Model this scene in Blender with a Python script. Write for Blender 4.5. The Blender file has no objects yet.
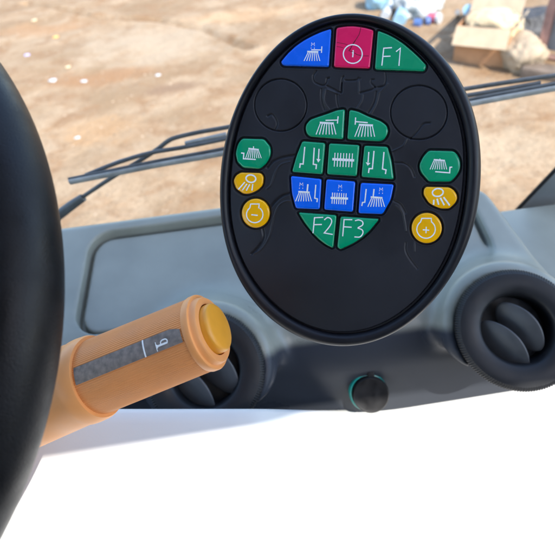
import bpy, bmesh, math, random
import numpy as np
from mathutils import Vector, Matrix, noise as mnoise
random.seed(4)
sc = bpy.context.scene
COL = sc.collection
# ------------------------------------------------------------------ camera frame
FPX, CX, CY = 480.0, 277.5, 208.0
PIT, ROLL = math.radians(38), math.radians(7.5)
C0 = np.array([0, 0, 1.9])
F = np.array([0, math.cos(PIT), -math.sin(PIT)])
R_ = np.array([1.0, 0, 0]); U_ = np.array([0, math.sin(PIT), math.cos(PIT)])
UP = U_ * math.cos(ROLL) + R_ * math.sin(ROLL)
RT = R_ * math.cos(ROLL) - U_ * math.sin(ROLL)
def ray(x, y): return F + RT * (x - CX) / FPX + UP * (CY - y) / FPX
def D(x, y, d): return C0 + ray(x, y) * d
def G(x, y, h=0.0):
    r = ray(x, y); return C0 + r * ((h - C0[2]) / r[2])
def onplane(x, y, p, n):
    r = ray(x, y); return C0 + r * (np.dot(p - C0, n) / np.dot(r, n))
def nrm(v): v = np.asarray(v, float); return v / np.linalg.norm(v)

cam = bpy.data.cameras.new('camera'); co = bpy.data.objects.new('camera', cam); COL.objects.link(co)
m = Matrix((RT, UP, -F)).transposed().to_4x4(); m.translation = Vector(C0); co.matrix_world = m
cam.sensor_width = 36; cam.lens = FPX / 555 * 36; cam.shift_y = -(277.5 - CY) / 555
cam.clip_start = 0.02; cam.clip_end = 600
cam.dof.use_dof = True; cam.dof.focus_distance = 0.378; cam.dof.aperture_fstop = cam.lens / 3.6
sc.camera = co

# ------------------------------------------------------------------ materials
def mat(name, col, rough=0.5, spec=0.5, coat=0.0, noise=None, bump=None, metal=0.0, coatr=0.05):
    m = bpy.data.materials.new(name); m.use_nodes = True
    nt = m.node_tree; b = nt.nodes['Principled BSDF']
    b.inputs['Base Color'].default_value = (*col, 1); b.inputs['Roughness'].default_value = rough
    b.inputs['Specular IOR Level'].default_value = spec; b.inputs['Coat Weight'].default_value = coat
    b.inputs['Coat Roughness'].default_value = coatr; b.inputs['Coat IOR'].default_value = 1.5; b.inputs['Metallic'].default_value = metal
    tc = nt.nodes.new('ShaderNodeTexCoord')
    if noise:                                     # (scale, amount, roughness variation): uneven colour and gloss
        n = nt.nodes.new('ShaderNodeTexNoise'); n.inputs['Scale'].default_value = noise[0]; n.inputs['Detail'].default_value = 5
        nt.links.new(tc.outputs['Object'], n.inputs['Vector'])
        r = nt.nodes.new('ShaderNodeMapRange'); r.inputs[1].default_value = .3; r.inputs[2].default_value = .7
        r.inputs[3].default_value = 1 - noise[1]; r.inputs[4].default_value = 1 + noise[1]
        nt.links.new(n.outputs['Fac'], r.inputs[0])
        mx = nt.nodes.new('ShaderNodeVectorMath'); mx.operation = 'SCALE'; mx.inputs[0].default_value = col
        nt.links.new(r.outputs[0], mx.inputs['Scale']); nt.links.new(mx.outputs[0], b.inputs['Base Color'])
        r2 = nt.nodes.new('ShaderNodeMapRange'); r2.inputs[1].default_value = .3; r2.inputs[2].default_value = .7
        r2.inputs[3].default_value = max(rough - noise[2], .02); r2.inputs[4].default_value = min(rough + noise[2], 1)
        nt.links.new(n.outputs['Fac'], r2.inputs[0]); nt.links.new(r2.outputs[0], b.inputs['Roughness'])
    if bump:                                      # (scale, distance)
        n = nt.nodes.new('ShaderNodeTexNoise'); n.inputs['Scale'].default_value = bump[0]; n.inputs['Detail'].default_value = 3
        nt.links.new(tc.outputs['Object'], n.inputs['Vector'])
        bp = nt.nodes.new('ShaderNodeBump'); bp.inputs['Distance'].default_value = bump[1]; bp.inputs['Strength'].default_value = 1
        nt.links.new(n.outputs['Fac'], bp.inputs['Height']); nt.links.new(bp.outputs[0], b.inputs['Normal'])
        if coat == 0: pass
    return m

M = dict(
    face=mat('pad_face', (0.0112, 0.0125, 0.0181), .50, .45, noise=(22, .15, .11), bump=(2600, .00003)),
    rim=mat('pad_rim', (0.0077, 0.0086, 0.0125), .42, .32, noise=(40, .15, .06), bump=(2200, .00002)),
    green=mat('button_green', (.0, .34, .155), .3, .08, coat=1.0, noise=(60, .06, .05), bump=(140, .00006)),
    blue=mat('button_blue', (.0, .15, .93), .3, .08, coat=1.0, noise=(60, .06, .05), bump=(140, .00006)),
    red=mat('button_red', (.86, .012, .125), .3, .08, coat=1.0, noise=(60, .06, .05), bump=(140, .00006)),
    yellow=mat('button_yellow', (1., .50, .003), .3, .08, coat=1.0, noise=(60, .05, .05), bump=(140, .00006)),
    ink=mat('white_print', (.9, .95, .94), .4, noise=(500, .08, .05)),
    crack=mat('crack_line', (.12, .004, .02), .4, noise=(900, .3, .05)),
    dash=mat('dash_plastic', (.245, .252, .208), .36, .55, noise=(14, .11, .10), bump=(1100, .00011)),
    vent=mat('vent_black', (0.0086, 0.0095, 0.0116), .5, .4, noise=(60, .12, .08), bump=(1800, .00004)),
    vane=mat('vent_vane', (0.0602, 0.0645, 0.0688), .42, .5, noise=(60, .1, .08), bump=(1500, .00004)),
    cap=mat('cap_black', (0.0095, 0.0095, 0.0103), .45, .3, noise=(90, .2, .1), bump=(900, .00008)),
    teal=mat('teal_ring', (0.0000, 0.2924, 0.2580), .35, .5, coat=.4, noise=(90, .1, .05)),
    orange=mat('stalk_orange', (0.7740, 0.3268, 0.1032), .48, .5, noise=(40, .06, .08), bump=(1500, .00003)),
    amber=mat('stalk_button', (0.7396, 0.3182, 0.0258), .42, .5, noise=(50, .08, .08), bump=(1200, .00003)),
    strip=mat('stalk_strip', (.20, .172, .148), .5, .5, noise=(240, .35, .1), bump=(900, .00008)),
    wheel=mat('wheel_rubber', (.0045, .005, .0065), .44, .28, noise=(50, .3, .1), bump=(1100, .00022)),
    panel=mat('pale_panel', (.56, .56, .545), .5, .5, noise=(9, .03, .06), bump=(700, .00005)),
    wiper=mat('wiper_black', (0.0817, 0.0903, 0.0946), .42, .5, noise=(60, .25, .1), bump=(600, .0001)),
    wiperdust=mat('wiper_blade', (0.2838, 0.2967, 0.2881), .45, .5, noise=(40, .25, .1), bump=(500, .0001)),
    pillar=mat('pillar_paint', (0.1720, 0.1978, 0.2064), .5, .5, noise=(20, .1, .08)),
    cabin=mat('cab_lining', (.42, .42, .40), .8, .3, noise=(12, .1, .05)),
    upholstery=mat('dark_upholstery', (.012, .012, .013), .85, .2, noise=(20, .2, .05)),
    cabinblack=mat('matt_black', (.008, .008, .009), .8, .1, noise=(20, .2, .05)),
    card=mat('cardboard', (0.3800, 0.2052, 0.1064), .85, .2, noise=(9, .14, .05), bump=(60, .002)),
    cardp=mat('cardboard_pale', (0.4256, 0.3268, 0.2204), .85, .2, noise=(9, .12, .05), bump=(60, .002)),
    sack=mat('sack_cream', (0.5168, 0.4028, 0.2508), .8, .2, noise=(8, .12, .05), bump=(30, .01)),
    lump=mat('sandbag', (0.3496, 0.2736, 0.1900), .9, .2, noise=(7, .18, .05), bump=(30, .01)),
    tarp=mat('black_tarp', (.055, .055, .056), .6, .4, noise=(8, .35, .1), bump=(20, .02)),
    rust=mat('rusty_steel', (0.2580, 0.1462, 0.1161), .8, .3, noise=(10, .3, .1), bump=(60, .003)),
    greybox=mat('grey_sheet', (0.1892, 0.1849, 0.1806), .7, .4, noise=(6, .2, .1)),
    timber=mat('dark_timber', (0.1462, 0.1118, 0.0860), .85, .2, noise=(12, .3, .05), bump=(40, .004)),
    white=mat('white_plastic', (0.4472, 0.4558, 0.4558), .5, .5, noise=(20, .08, .1)),
    palegrey=mat('grey_plastic', (0.3612, 0.3612, 0.3354), .6, .4, noise=(9, .3, .1), bump=(25, .01)),
    lblue=mat('light_blue', (0.2584, 0.4256, 0.5168), .5, .5, noise=(12, .15, .1)),
    dblue=mat('deep_blue', (.07, .13, .30), .5, .5, noise=(20, .1, .1)),
    pink=mat('pink_plastic', (0.6192, 0.1118, 0.1462), .5, .5, noise=(20, .15, .1)),
    olive=mat('olive_card', (0.3096, 0.2322, 0.0946), .8, .3, noise=(20, .2, .1)),
    scraporange=mat('scrap_orange', (0.6880, 0.3612, 0.1032), .6, .4, noise=(20, .15, .1)),
    violet=mat('scrap_violet', (0.3612, 0.3440, 0.5332), .6, .4, noise=(20, .15, .1)),
)
def pane_mat():
    m = bpy.data.materials.new('windscreen_glass'); m.use_nodes = True; nt = m.node_tree; nt.nodes.clear()
    o = nt.nodes.new('ShaderNodeOutputMaterial'); t = nt.nodes.new('ShaderNodeBsdfTransparent')
    t.inputs[0].default_value = (.96, .97, .965, 1); nt.links.new(t.outputs[0], o.inputs[0]); return m
M['pane'] = pane_mat()

# ------------------------------------------------------------------ object helpers
def props(o, label=None, cat=None, group=None, kind=None):
    for k, v in (('label', label), ('category', cat), ('group', group), ('kind', kind)):
        if v: o[k] = v
    return o
def mesh(name, V, Fc, m, parent=None, smooth=True, sharp=None):
    me = bpy.data.meshes.new(name)
    V = np.asarray(V, float).reshape(-1, 3)
    if isinstance(Fc, np.ndarray):
        nf, k = Fc.shape
        me.vertices.add(len(V)); me.vertices.foreach_set('co', V.ravel())
        me.loops.add(nf * k); me.loops.foreach_set('vertex_index', Fc.ravel().astype(np.int32))
        me.polygons.add(nf); me.polygons.foreach_set('loop_start', np.arange(0, nf * k, k, dtype=np.int32))
        me.polygons.foreach_set('loop_total', np.full(nf, k, np.int32))
        me.update(calc_edges=True); me.validate()
    else:
        me.from_pydata([tuple(v) for v in V], [], Fc)
    me.materials.append(m)
    me.polygons.foreach_set('use_smooth', [smooth] * len(me.polygons))
    if sharp: me.set_sharp_from_angle(angle=math.radians(sharp))
    o = bpy.data.objects.new(name, me); COL.objects.link(o)
    if parent is not None:
        o.parent = parent
        if parent.type == 'EMPTY': o.location = -Vector(parent.location)
    return o
def thing(name, loc, label, cat, group=None):
    o = bpy.data.objects.new(name, None); COL.objects.link(o); o.location = Vector(loc); o.empty_display_size = .05
    return props(o, label, cat, group)
class MB:
    def __init__(s): s.V = []; s.F = []
    def add(s, V, Fc):
        b = len(s.V); s.V += [tuple(v) for v in V]; s.F += [tuple(i + b for i in f) for f in Fc]
    def loft(s, rings, close=True, capa=False, capb=False):
        n = len(rings[0]); V = [p for r in rings for p in r]; Fc = []
        for i in range(len(rings) - 1):
            for j in range(n if close else n - 1):
                k = (j + 1) % n
                Fc.append((i * n + j, i * n + k, (i + 1) * n + k, (i + 1) * n + j))
        if capa: Fc.append(tuple(range(n))[::-1])
        if capb: Fc.append(tuple((len(rings) - 1) * n + j for j in range(n)))
        s.add(V, Fc)
    def tube(s, pts, rad, n=16, cap=True, flat=1.0, flatdir=None):
        pts = [np.asarray(p, float) for p in pts]; rings = []
        rad = rad if isinstance(rad, (list, tuple)) else [rad] * len(pts)
        prev = None
        for i, p in enumerate(pts):
            t = nrm(pts[min(i + 1, len(pts) - 1)] - pts[max(i - 1, 0)])
            if flatdir is not None: a = nrm(np.cross(t, flatdir))
            else:
                a = prev if prev is not None else np.cross(t, [0.3, .2, 1]); a = nrm(a - t * np.dot(a, t))
            prev = a; b = np.cross(t, a)
            rings.append([p + rad[i] * (math.cos(q) * a + flat * math.sin(q) * b) for q in np.linspace(0, 2 * math.pi, n, endpoint=False)])
        s.loft(rings, True, cap, cap)
    def box(s, c, ax, ay, az, bev=0.0):
        c, ax, ay, az = (np.asarray(v, float) for v in (c, ax, ay, az))
        bm = bmesh.new(); bmesh.ops.create_cube(bm, size=2)
        la, lb, lc = (np.linalg.norm(v) for v in (ax, ay, az))
        for v in bm.verts: v.co = (v.co.x * la, v.co.y * lb, v.co.z * lc)
        if bev: bmesh.ops.bevel(bm, geom=bm.edges[:], offset=bev, segments=3, profile=.5, affect='EDGES')
        bm.verts.index_update()
        s.add([c + ax / la * v.co.x + ay / lb * v.co.y + az / lc * v.co.z for v in bm.verts], [[v.index for v in f.verts] for f in bm.faces]); bm.free()
    def build(s, name, m, parent=None, smooth=True, sharp=40):
        return mesh(name, s.V, s.F, m, parent, smooth, sharp)
def cat_rom(pts, n=8):
    P = [np.asarray(p, float) for p in pts]; P = [2 * P[0] - P[1]] + P + [2 * P[-1] - P[-2]]; out = []
    for i in range(1, len(P) - 2):
        for k in range(n):
            t = k / n; a, b, c, d = P[i - 1:i + 3]
            out.append(.5 * (2 * b + (c - a) * t + (2 * a - 5 * b + 4 * c - d) * t * t + (3 * b - a - 3 * c + d) * t ** 3))
    out.append(P[-2]); return out

# ------------------------------------------------------------------ the keypad
PC = np.array([351.0, 180.0]); PD = 0.38
pp = D(*PC, PD)
pn = nrm(-nrm(ray(*PC)) + RT * -.13 + UP * -.02)
def PAD(x, y, h=0.0): return onplane(x, y, pp, pn) + pn * h
def PADv(xy, h):
    xy = np.asarray(xy, float)
    r = F + RT * ((xy[:, 0] - CX) / FPX)[:, None] + UP * ((CY - xy[:, 1]) / FPX)[:, None]
    t = np.dot(pp - C0, pn) / (r @ pn)
    return C0 + r * t[:, None] + pn * np.asarray(h)[..., None]
pad = thing('control_keypad', pp - pn * .05, 'black oval control keypad with coloured buttons and a beetle pattern', 'keypad')
OUT = [(233.6,110),(245.8,84.8),(264.6,57.4),(294.8,31.4),(310,22.3),(331.6,13.6),(348.9,11.5),(367.6,13.6),(390,20.9),(421.5,36.5),(443.1,55),(457.6,73),(466.2,90.5),(472.2,110),(479,133),(481.8,157.6),(481.2,190),(476.9,213),(469,239),(456.6,270),(443.4,290),(423.2,311.8),(401.6,329),(380,340),(362,345.7),(341.8,347),(317.3,344.2),(300,338.5),(282,327.7),(263.3,312.6),(243,290.3),(230.8,260),(223,236.2),(219.4,208.8),(219,180),(222.3,154.8),(228,128.8)]
INN = [(243,110),(257.4,83.3),(273.2,61.7),(294.8,41.5),(310,32.5),(331.6,24.5),(350.3,22.3),(372,25.2),(390,31.7),(410,43),(425.9,58.8),(440.3,79),(451.8,99),(456,110),(461.8,128.7),(464,153.2),(463.2,190),(458.2,218.8),(451,247.6),(439,270),(423.2,293),(401.6,311.8),(380,325.5),(362,331.2),(340.3,333),(317.3,329),(300,323),(277.6,307.6),(258.9,288.8),(242.5,262),(233,231.9),(229.4,201.6),(229.4,180),(234.5,143),(241.7,115.8)]
def radial(pts, order=6):
    p = np.array(pts) - PC; th = np.arctan2(p[:, 1], p[:, 0]); r = np.hypot(p[:, 0], p[:, 1])
    A = lambda t: np.stack([np.ones_like(t)] + [g(k * t) for k in range(1, order + 1) for g in (np.cos, np.sin)], -1)
    W = np.linalg.lstsq(A(th), r, rcond=None)[0]
    return lambda t: A(t) @ W
rO, rI = radial(OUT), radial(INN)

# buttons: (outline, kind)
def ell(cx, cy, rx, ry, n=40, a0=0.0, a1=2 * math.pi, tilt=0):
    c, s = math.cos(tilt), math.sin(tilt)
    return [(cx + rx * math.cos(t) * c - ry * math.sin(t) * s, cy + rx * math.cos(t) * s + ry * math.sin(t) * c) for t in np.linspace(a0, a1, n, endpoint=abs(a1 - a0) < 6.28)]
def Z(ox, oy, s, pts): return [(ox + x / s, oy + y / s) for x, y in pts]
BT = [
 ('blue', [(280.8,62.2),(288,53.5),(296,46),(304,40.5),(313.2,35.6),(322,31.8),(331.4,28.8),(328.8,67),(283,65.7)], 'blue corner button printed with a broom on an arm, at the top edge'),
 ('red', [(336.5,28),(345,26.6),(353.2,26.2),(364,27.6),(373.6,30.2),(369.8,68.6),(333.8,67.2)], 'crimson cracked button with a circled i'),
 ('green', [(377.8,30.6),(387,34),(396,38.8),(404,44.3),(412,51),(419.5,58),(426.6,65.8),(424.2,71.4),(374.8,69.6)], 'green corner button printed F1'),
 ('green', [(345,109.3),(337,110.3),(327,114),(318,117),(310.6,119.6),(306.3,124.5),(305.6,129),(306.6,133.5),(309.8,136.8),(343.2,139.4)], 'green shoulder button with a broom under a left pointing arm'),
 ('green', [(349.5,109.8),(357.7,111.4),(368.5,116.6),(381,121.3),(386.6,125.6),(388.2,131),(386.6,136),(383.8,139.6),(379.3,141.5),(347.2,139.4)], 'green shoulder button with a broom and an end stop at its left'),
 ('green', [(302.4,141.2),(325.3,143),(322.4,174.3),(292,172),(296.6,156)], 'green button with two stepped lines and a down arrow at right'),
 ('green', [(329.2,143.3),(359.6,145.1),(356.8,176.2),(327,174.3)], 'green square button with a roller brush'),
 ('green', [(364.3,145.6),(387.6,146.8),(391.4,160.3),(393.8,179.4),(361.4,177)], 'green button with a down arrow at left of two stepped lines'),
 ('blue', [(290.9,175.9),(321.6,179),(319.7,209.4),(295.8,208.3),(291.9,193)], 'blue button with a broom and one stepped line at right'),
 ('blue', [(326.5,179.2),(355.4,181.5),(353,211.9),(324.1,209.7)], 'blue square button with a roller brush'),
 ('blue', [(360.8,182.8),(393.9,184.4),(390.8,199.5),(382.7,214.1),(358.4,213.3)], 'blue button with one stepped line left of a broom'),
 ('green', [(298.2,212.3),(336.6,215.2),(333.2,248.3),(326,244.8),(319,239.5),(313,233.4),(304.8,223)], 'green lower button printed F2'),
 ('green', [(340.6,216.4),(379.4,219),(369.2,231.2),(361.5,238),(353.1,243.4),(340.4,249.4),(337.2,247.2)], 'green lower button printed F3'),
 ('green', [(242.4,138.5),(264,139.2),(269.8,146.1),(270.7,151),(270.2,156.2),(266.2,163.4),(259.7,169),(243.1,167.8),(237.4,162),(235.6,153.3),(238,144)], 'green rounded side button with a brush over an L bracket'),
 ('yellow', [(240.6,172.5),(260.7,173),(263.5,176.9),(262.6,185),(258.6,189.4),(254.2,192),(248.6,193.9),(243.4,193.8),(236.2,188.8),(233.5,181.2),(235.8,175.8)], 'yellow button with a work lamp, above the minus button'),
 ('yellow', ell(255.7, 213.2, 13.9, 14.6, 32), 'yellow round button with an engine outline and minus'),
 ('green', [(428.8,150.5),(453.6,151.2),(457.6,155),(460,160.5),(460.4,166),(459.3,171.2),(455.4,177),(450.4,181.7),(428.8,181.6),(421.2,173),(419.6,168.4),(419.7,164),(423,157)], 'green rounded side button with a brush and a stepped bracket'),
 ('yellow', [(426.2,186.8),(449.3,187.3),(454.2,190.4),(456.9,195),(457.2,199),(455.6,202.6),(449.3,208.6),(440.7,208.6),(434,206),(428.8,203),(423.4,194.5),(424,189)], 'yellow button with a work lamp, above the plus button'),
 ('yellow', ell(426.7, 228, 15.2, 15.2, 32), 'yellow round button with an engine outline and plus'),
]
def rounded(poly, setb=2.3):
    P = [np.array(p, float) for p in poly]; n = len(P); out = []
    for i in range(n):
        a, b, c = P[i - 1], P[i], P[(i + 1) % n]
        l1, l2 = np.linalg.norm(a - b), np.linalg.norm(c - b); s = min(setb, .42 * l1, .42 * l2)
        p, q = b + (a - b) / l1 * s, b + (c - b) / l2 * s
        ang = math.acos(max(-1, min(1, np.dot(b - a, c - b) / l1 / l2)))
        for t in np.linspace(0, 1, 7 if ang > .5 else 3): out.append((1 - t) ** 2 * p + 2 * t * (1 - t) * b + t * t * q)
    P = np.array(out)                              # even out the spacing
    d = np.r_[0, np.cumsum(np.linalg.norm(np.roll(P, -1, 0) - P, axis=1))]
    Q = np.vstack([P, P[:1]]); s = np.linspace(0, d[-1], 120, endpoint=False)
    P = np.stack([np.interp(s, d, Q[:, 0]), np.interp(s, d, Q[:, 1])], -1)
    x, y = P[:, 0], P[:, 1]
    if np.sum(x * np.roll(y, -1) - y * np.roll(x, -1)) < 0: P = P[::-1]
    return P
def inset(P, d):
    t = np.roll(P, -1, 0) - np.roll(P, 1, 0); t /= np.linalg.norm(t, axis=1)[:, None]
    return P + np.stack([-t[:, 1], t[:, 0]], -1) * d
BP = [rounded(b[1]) for b in BT]

# --- face plate: a fine relief with real grooves, ridges and button wells
STEP = .42
gx = np.arange(224, 470, STEP); gy = np.arange(17, 340, STEP)
X, Y = np.meshgrid(gx, gy); H = np.zeros_like(X)
def near(pts, pad_):
    p = np.array(pts); i0, i1 = np.searchsorted(gx, [p[:, 0].min() - pad_, p[:, 0].max() + pad_]); j0, j1 = np.searchsorted(gy, [p[:, 1].min() - pad_, p[:, 1].max() + pad_])
    return slice(j0, j1), slice(i0, i1)
def segdist(pts, sl, closed=False):
    p = np.array(pts); q = np.roll(p, -1, 0) if closed else p[1:]; p = p if closed else p[:-1]
    x, y = X[sl][..., None], Y[sl][..., None]; best = np.full(X[sl].shape, 1e9)
    for k in range(0, len(p), 24):
        a, b = p[k:k + 24], q[k:k + 24]; d = b - a; L = (d ** 2).sum(1) + 1e-9
        t = np.clip(((x - a[:, 0]) * d[:, 0] + (y - a[:, 1]) * d[:, 1]) / L, 0, 1)
        best = np.minimum(best, np.sqrt((x - a[:, 0] - t * d[:, 0]) ** 2 + (y - a[:, 1] - t * d[:, 1]) ** 2).min(-1))
    return best
def carve(pts, depth, w=.75, smooth=True, closed=False):
    p = cat_rom(pts, 6) if smooth and len(pts) > 2 else pts
    sl = near(p, 5); d = segdist(p, sl, closed)
    H[sl] += -1.9 * depth * np.exp(-(d / w) ** 2)
z7 = lambda pts: Z(310, 60, 6.94, pts)
for pts in ([(45,75),(22,110),(30,150),(60,168),(92,176),(112,158),(118,130),(133,125)], [(118,180),(160,200),(215,225),(219,180),(222,130),(235,113)],
            [(222,160),(219,180),(215,225)], [(245,140),(285,142),(320,138),(336,124),(347,130)], [(345,228),(385,218),(430,204),(450,186)],
            [(455,190),(425,160),(428,137),(445,136)], [(470,190),(512,178),(528,135),(524,88)]):
    carve(z7(pts), .0005, .8)
for pts in ([(80,205),(78,250),(84,300),(100,345)], [(460,222),(450,280),(430,325),(402,366)], [(185,240),(188,285),(200,332)]):
    carve(z7(pts), .0005, .85)
for pts in ([(106,208),(96,270),(108,310),(132,342)], [(338,150),(340,190),(339,228)], [(366,246),(360,280),(340,315),(324,338)], [(478,230),(462,300),(424,372)], [(540,165),(505,205),(478,228)],
            [(20,396),(60,384),(100,374)], [(120,205),(160,222),(205,236)]):
    carve(z7(pts), -.00028, .7)
z4 = lambda pts: Z(220, 130, 3.964, pts)
for pts in ([(295,100),(250,108),(210,124),(188,150)], [(284,248),(245,262),(215,288),(196,312)], [(168,392),(172,425),(155,460),(125,492)]): carve(z4(pts), .0007, 1.1)
for pts in ([(276,126),(240,138),(218,170),(206,205),(200,220),(185,234)], [(292,284),(262,282),(232,302),(212,350),(196,420),(164,472),(128,492)]): carve(z4(pts), -.0003, .7)
z4 = lambda pts: Z(350, 130, 3.964, pts)
for pts in ([(178,130),(212,132),(240,150),(256,185)], [(172,280),(200,296),(220,330)], [(222,448),(222,480),(240,515),(268,550)]): carve(z4(pts), .00045, .9)
for pts in ([(255,445),(256,480)], [(165,85),(210,62),(228,30)], [(180,300),(206,322),(216,360),(222,400)]): carve(z4(pts), -.00025, .7)
carve(Z(220, 0, 3.964, [(188,460),(205,454),(220,472),(226,492),(218,512)]), .0005, .9)
carve(Z(350, 0, 3.964, [(318,487),(290,492),(268,520),(240,550)]), .0005, .9)
carve(ell(280.6, 105, 26.2, 26.1, 72), .0009, .62, False, True)
carve(ell(419, 112.5, 28.4, 27, 72), .0009, .62, False, True)
Hs = H.copy()
for P in BP:                                       # wells round the buttons
    sl = near(P, 6); d = segdist(P, sl, True)
    x, y = X[sl], Y[sl]; ins = np.zeros(x.shape, bool); q = np.roll(P, -1, 0)
    for (ax, ay), (bx, by) in zip(P, q):
        c = (ay > y) != (by > y)
        if c.any(): ins ^= c & (x < (bx - ax) * (y - ay) / (by - ay + 1e-12) + ax)
    d = np.where(ins, -d, d); s = np.clip((d - 1.35) / .9, 0, 1); s = s * s * (3 - 2 * s)
    H[sl] = np.minimum(H[sl], -.0022 + (H[sl] + .0022) * s)
    lip = .00018 * np.exp(-((d - 2.7) / .7) ** 2); H[sl] += lip
th = np.arctan2(Y - PC[1], X - PC[0]); e = np.hypot(X - PC[0], Y - PC[1]) - rI(th)
s = np.clip((e + 1.8) / 1.9, 0, 1); H -= .0035 * s * s
ok = e < 2.6
idx = -np.ones(X.shape, int); idx[ok] = np.arange(ok.sum())
V = PADv(np.stack([X[ok], Y[ok]], -1), H[ok])
q = np.stack([idx[:-1, :-1], idx[:-1, 1:], idx[1:, 1:], idx[1:, :-1]], -1).reshape(-1, 4); q = q[(q >= 0).all(1)]
mesh('face_plate', V, q[:, ::-1].copy(), M['face'], pad)

# --- rim and back shell
T = np.linspace(0, 2 * math.pi, 260, endpoint=False); cs = np.stack([np.cos(T), np.sin(T)], -1)
RI, RO = rI(T), rO(T); gap = 1.2 + 2.2 * np.clip(np.cos(T - .25), 0, 1)
RIi = RI + gap; Wd = RO - RIi
def ring(k, h, off=0): return PADv(PC + cs * (RIi + Wd * k + off)[:, None], np.full(len(T), h))
b = MB()
prof = [(0, -.006), (0, -.0008), (.05, .0012), (.16, .0027), (.32, .0036), (.5, .0038), (.68, .0031), (.83, .0016), (.94, -.0006), (.99, -.0028), (1.0, -.004), (.985, -.006), (.93, -.009), (.85, -.0115)]
b.loft([ring(k, h) for k, h in prof]); b.build('bezel', M['rim'], pad, sharp=60)
b = MB(); b.loft([ring(.84, -.0115), ring(.8, -.017), ring(.6, -.022), ring(0, -.027, -12), ring(0, -.03, -40)], capb=True); b.build('back_shell', M['cabinblack'], pad, sharp=60)
# floor under face edge
# --- buttons
def ribbon(mb, pts, w, h, closed=False):
    P = np.array(pts, float); n = len(P)
    def edge(i):
        if closed: a, c = P[i - 1], P[(i + 1) % n]
        else: a, c = P[max(i - 1, 0)], P[min(i + 1, n - 1)]
        d1, d2 = P[i] - a, c - P[i]
        d1 = d1 / (np.linalg.norm(d1) + 1e-9); d2 = d2 / (np.linalg.norm(d2) + 1e-9)
        if np.linalg.norm(d1) < .5: d1 = d2
        if np.linalg.norm(d2) < .5: d2 = d1
        t = d1 + d2; t /= np.linalg.norm(t) + 1e-9; k = 1 / max(.5, np.dot(t, d1)); return np.array([-t[1], t[0]]) * w / 2 * k
    E = [edge(i) for i in range(n)]
    V = [PAD(*(P[i] + s * E[i]), h) for i in range(n) for s in (1, -1)]
    Fc = [(2 * i, 2 * i + 1, (2 * i + 3) % (2 * n), (2 * i + 2) % (2 * n)) for i in range(n if closed else n - 1)]
    mb.add(V, Fc)
class Sym:
    def __init__(s): s.b = MB(); s.h = .00133
    def st(s, pts, w=1.0, closed=False, smooth=False):
        ribbon(s.b, cat_rom(pts, 6) if smooth else pts, w, s.h, closed); s.h += .000006; return s
    def poly(s, pts):
        s.b.add([PAD(x, y, s.h) for x, y in pts], [tuple(range(len(pts)))]); s.h += .000006; return s
    def brush(s, x0, x1, y0, X0, X1, Y1, n, w=.85, dy=0.0):
        for k in range(n):
            t = k / (n - 1); s.st([(x0 + (x1 - x0) * t, y0 + dy * t), (X0 + (X1 - X0) * t, Y1 + dy * t)], w)
        return s
    def em(s, x, y, k=1.0):
        s.st([(x - 1.6 * k, y + 2 * k), (x - 1.3 * k, y - 1.5 * k), (x, y + .6 * k), (x + 1.5 * k, y - 1.5 * k), (x + 1.6 * k, y + 2 * k)], .45)
        for q in (-1.7, 1.6): s.st([(x + q * k, y + 3.4 * k), (x + q * k - .3, y + 4.5 * k)], .55)
        return s
SY = [Sym() for _ in BT]
a = SY[0]; a.em(313.3, 44.6); a.st([(307.6,52),(318.6,52.3)], 1.7); a.st([(311.6,50.2),(321.9,50.4)], 1.1); a.st([(322.2,46.8),(321.8,53.2)], 1.0); a.brush(308.4, 317.8, 53, 304.4, 320.2, 61.3, 7)
a = SY[1]; a.st(ell(353, 54.4, 9.4, 9.3, 48), 1.15, True); a.st([(352.2,53.2),(353.4,52.9),(352.9,57.6)], 1.15); a.st([(353.4,50.6),(353.3,51.9)], 1.1)
z = lambda *p: Z(350, 10, 6.94, p)
a = SY[2]; a.st(z((292,264),(235,268),(222,388)), 1.15); a.st(z((229,325),(282,323)), 1.15); a.st(z((320,292),(350,268),(340,390)), 1.15)
a = SY[3]; a.st(z7([(110,420),(196,418)]), 1.2); a.st(z7([(197,392),(192,442)]), 1.15); a.st(z7([(70,436),(167,441)]), 2.0); a.brush(*[320.5, 333.6, 124, 316.4, 336.2, 134.6], 7, .95)
a = SY[4]; a.st(z7([(318,400),(315,450)]), 1.15); a.st(z7([(318,429),(402,436)]), 1.2); a.st(z7([(340,450),(438,455)]), 2.0); a.brush(359.4, 372.4, 125.8, 355, 374.8, 136.8, 7, .95)
z = lambda *p: Z(290, 130, 11.1, p)
a = SY[5]; a.st(z((168,188),(150,378),(118,376),(112,420)), 1.3); a.st(z((273,198),(262,380),(297,386),(292,434)), 1.3); a.st(z((326,210),(319,335)), 1.2); a.poly(z((297,320),(344,326),(316,362)))
a = SY[6]; a.st([(332.6,159.2),(354.4,160.4)], 2.5)
for k in range(7): a.st([(335.3 + k * 2.9, 152.9 + k * .1), (334.5 + k * 2.9, 166.6 + k * .12)], .95)
z = lambda *p: Z(340, 130, 9.25, p)
a = SY[7]; a.st(z((268,204),(261,300)), 1.2); a.poly(z((240,299),(283,307),(258,330))); a.st(z((316,194),(301,357),(271,357),(265,397)), 1.3); a.st(z((408,204),(394,360),(427,370),(421,407)), 1.3)
z = lambda *p: Z(285, 175, 11.1, p)
a = SY[8]; a.em(301.7, 184.2); a.st(z((258,102),(250,182)), 1.5); a.st(z((152,184),(278,192)), 1.6); a.brush(299.6, 309.2, 192.4, 295.9, 311.9, 201.2, 7, .9); a.st(z((346,108),(334,256),(363,264),(358,300)), 1.2)
z = lambda *p: Z(320, 175, 6.94, p)
a = SY[9]; a.em(340.4, 186.4); a.st(z((76,158),(196,163)), 2.1)
for k in range(7): a.st([(332.9 + k * 2.25, 192.5 + k * .12), (332.2 + k * 2.25, 203.6 + k * .12)], .95)
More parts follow.
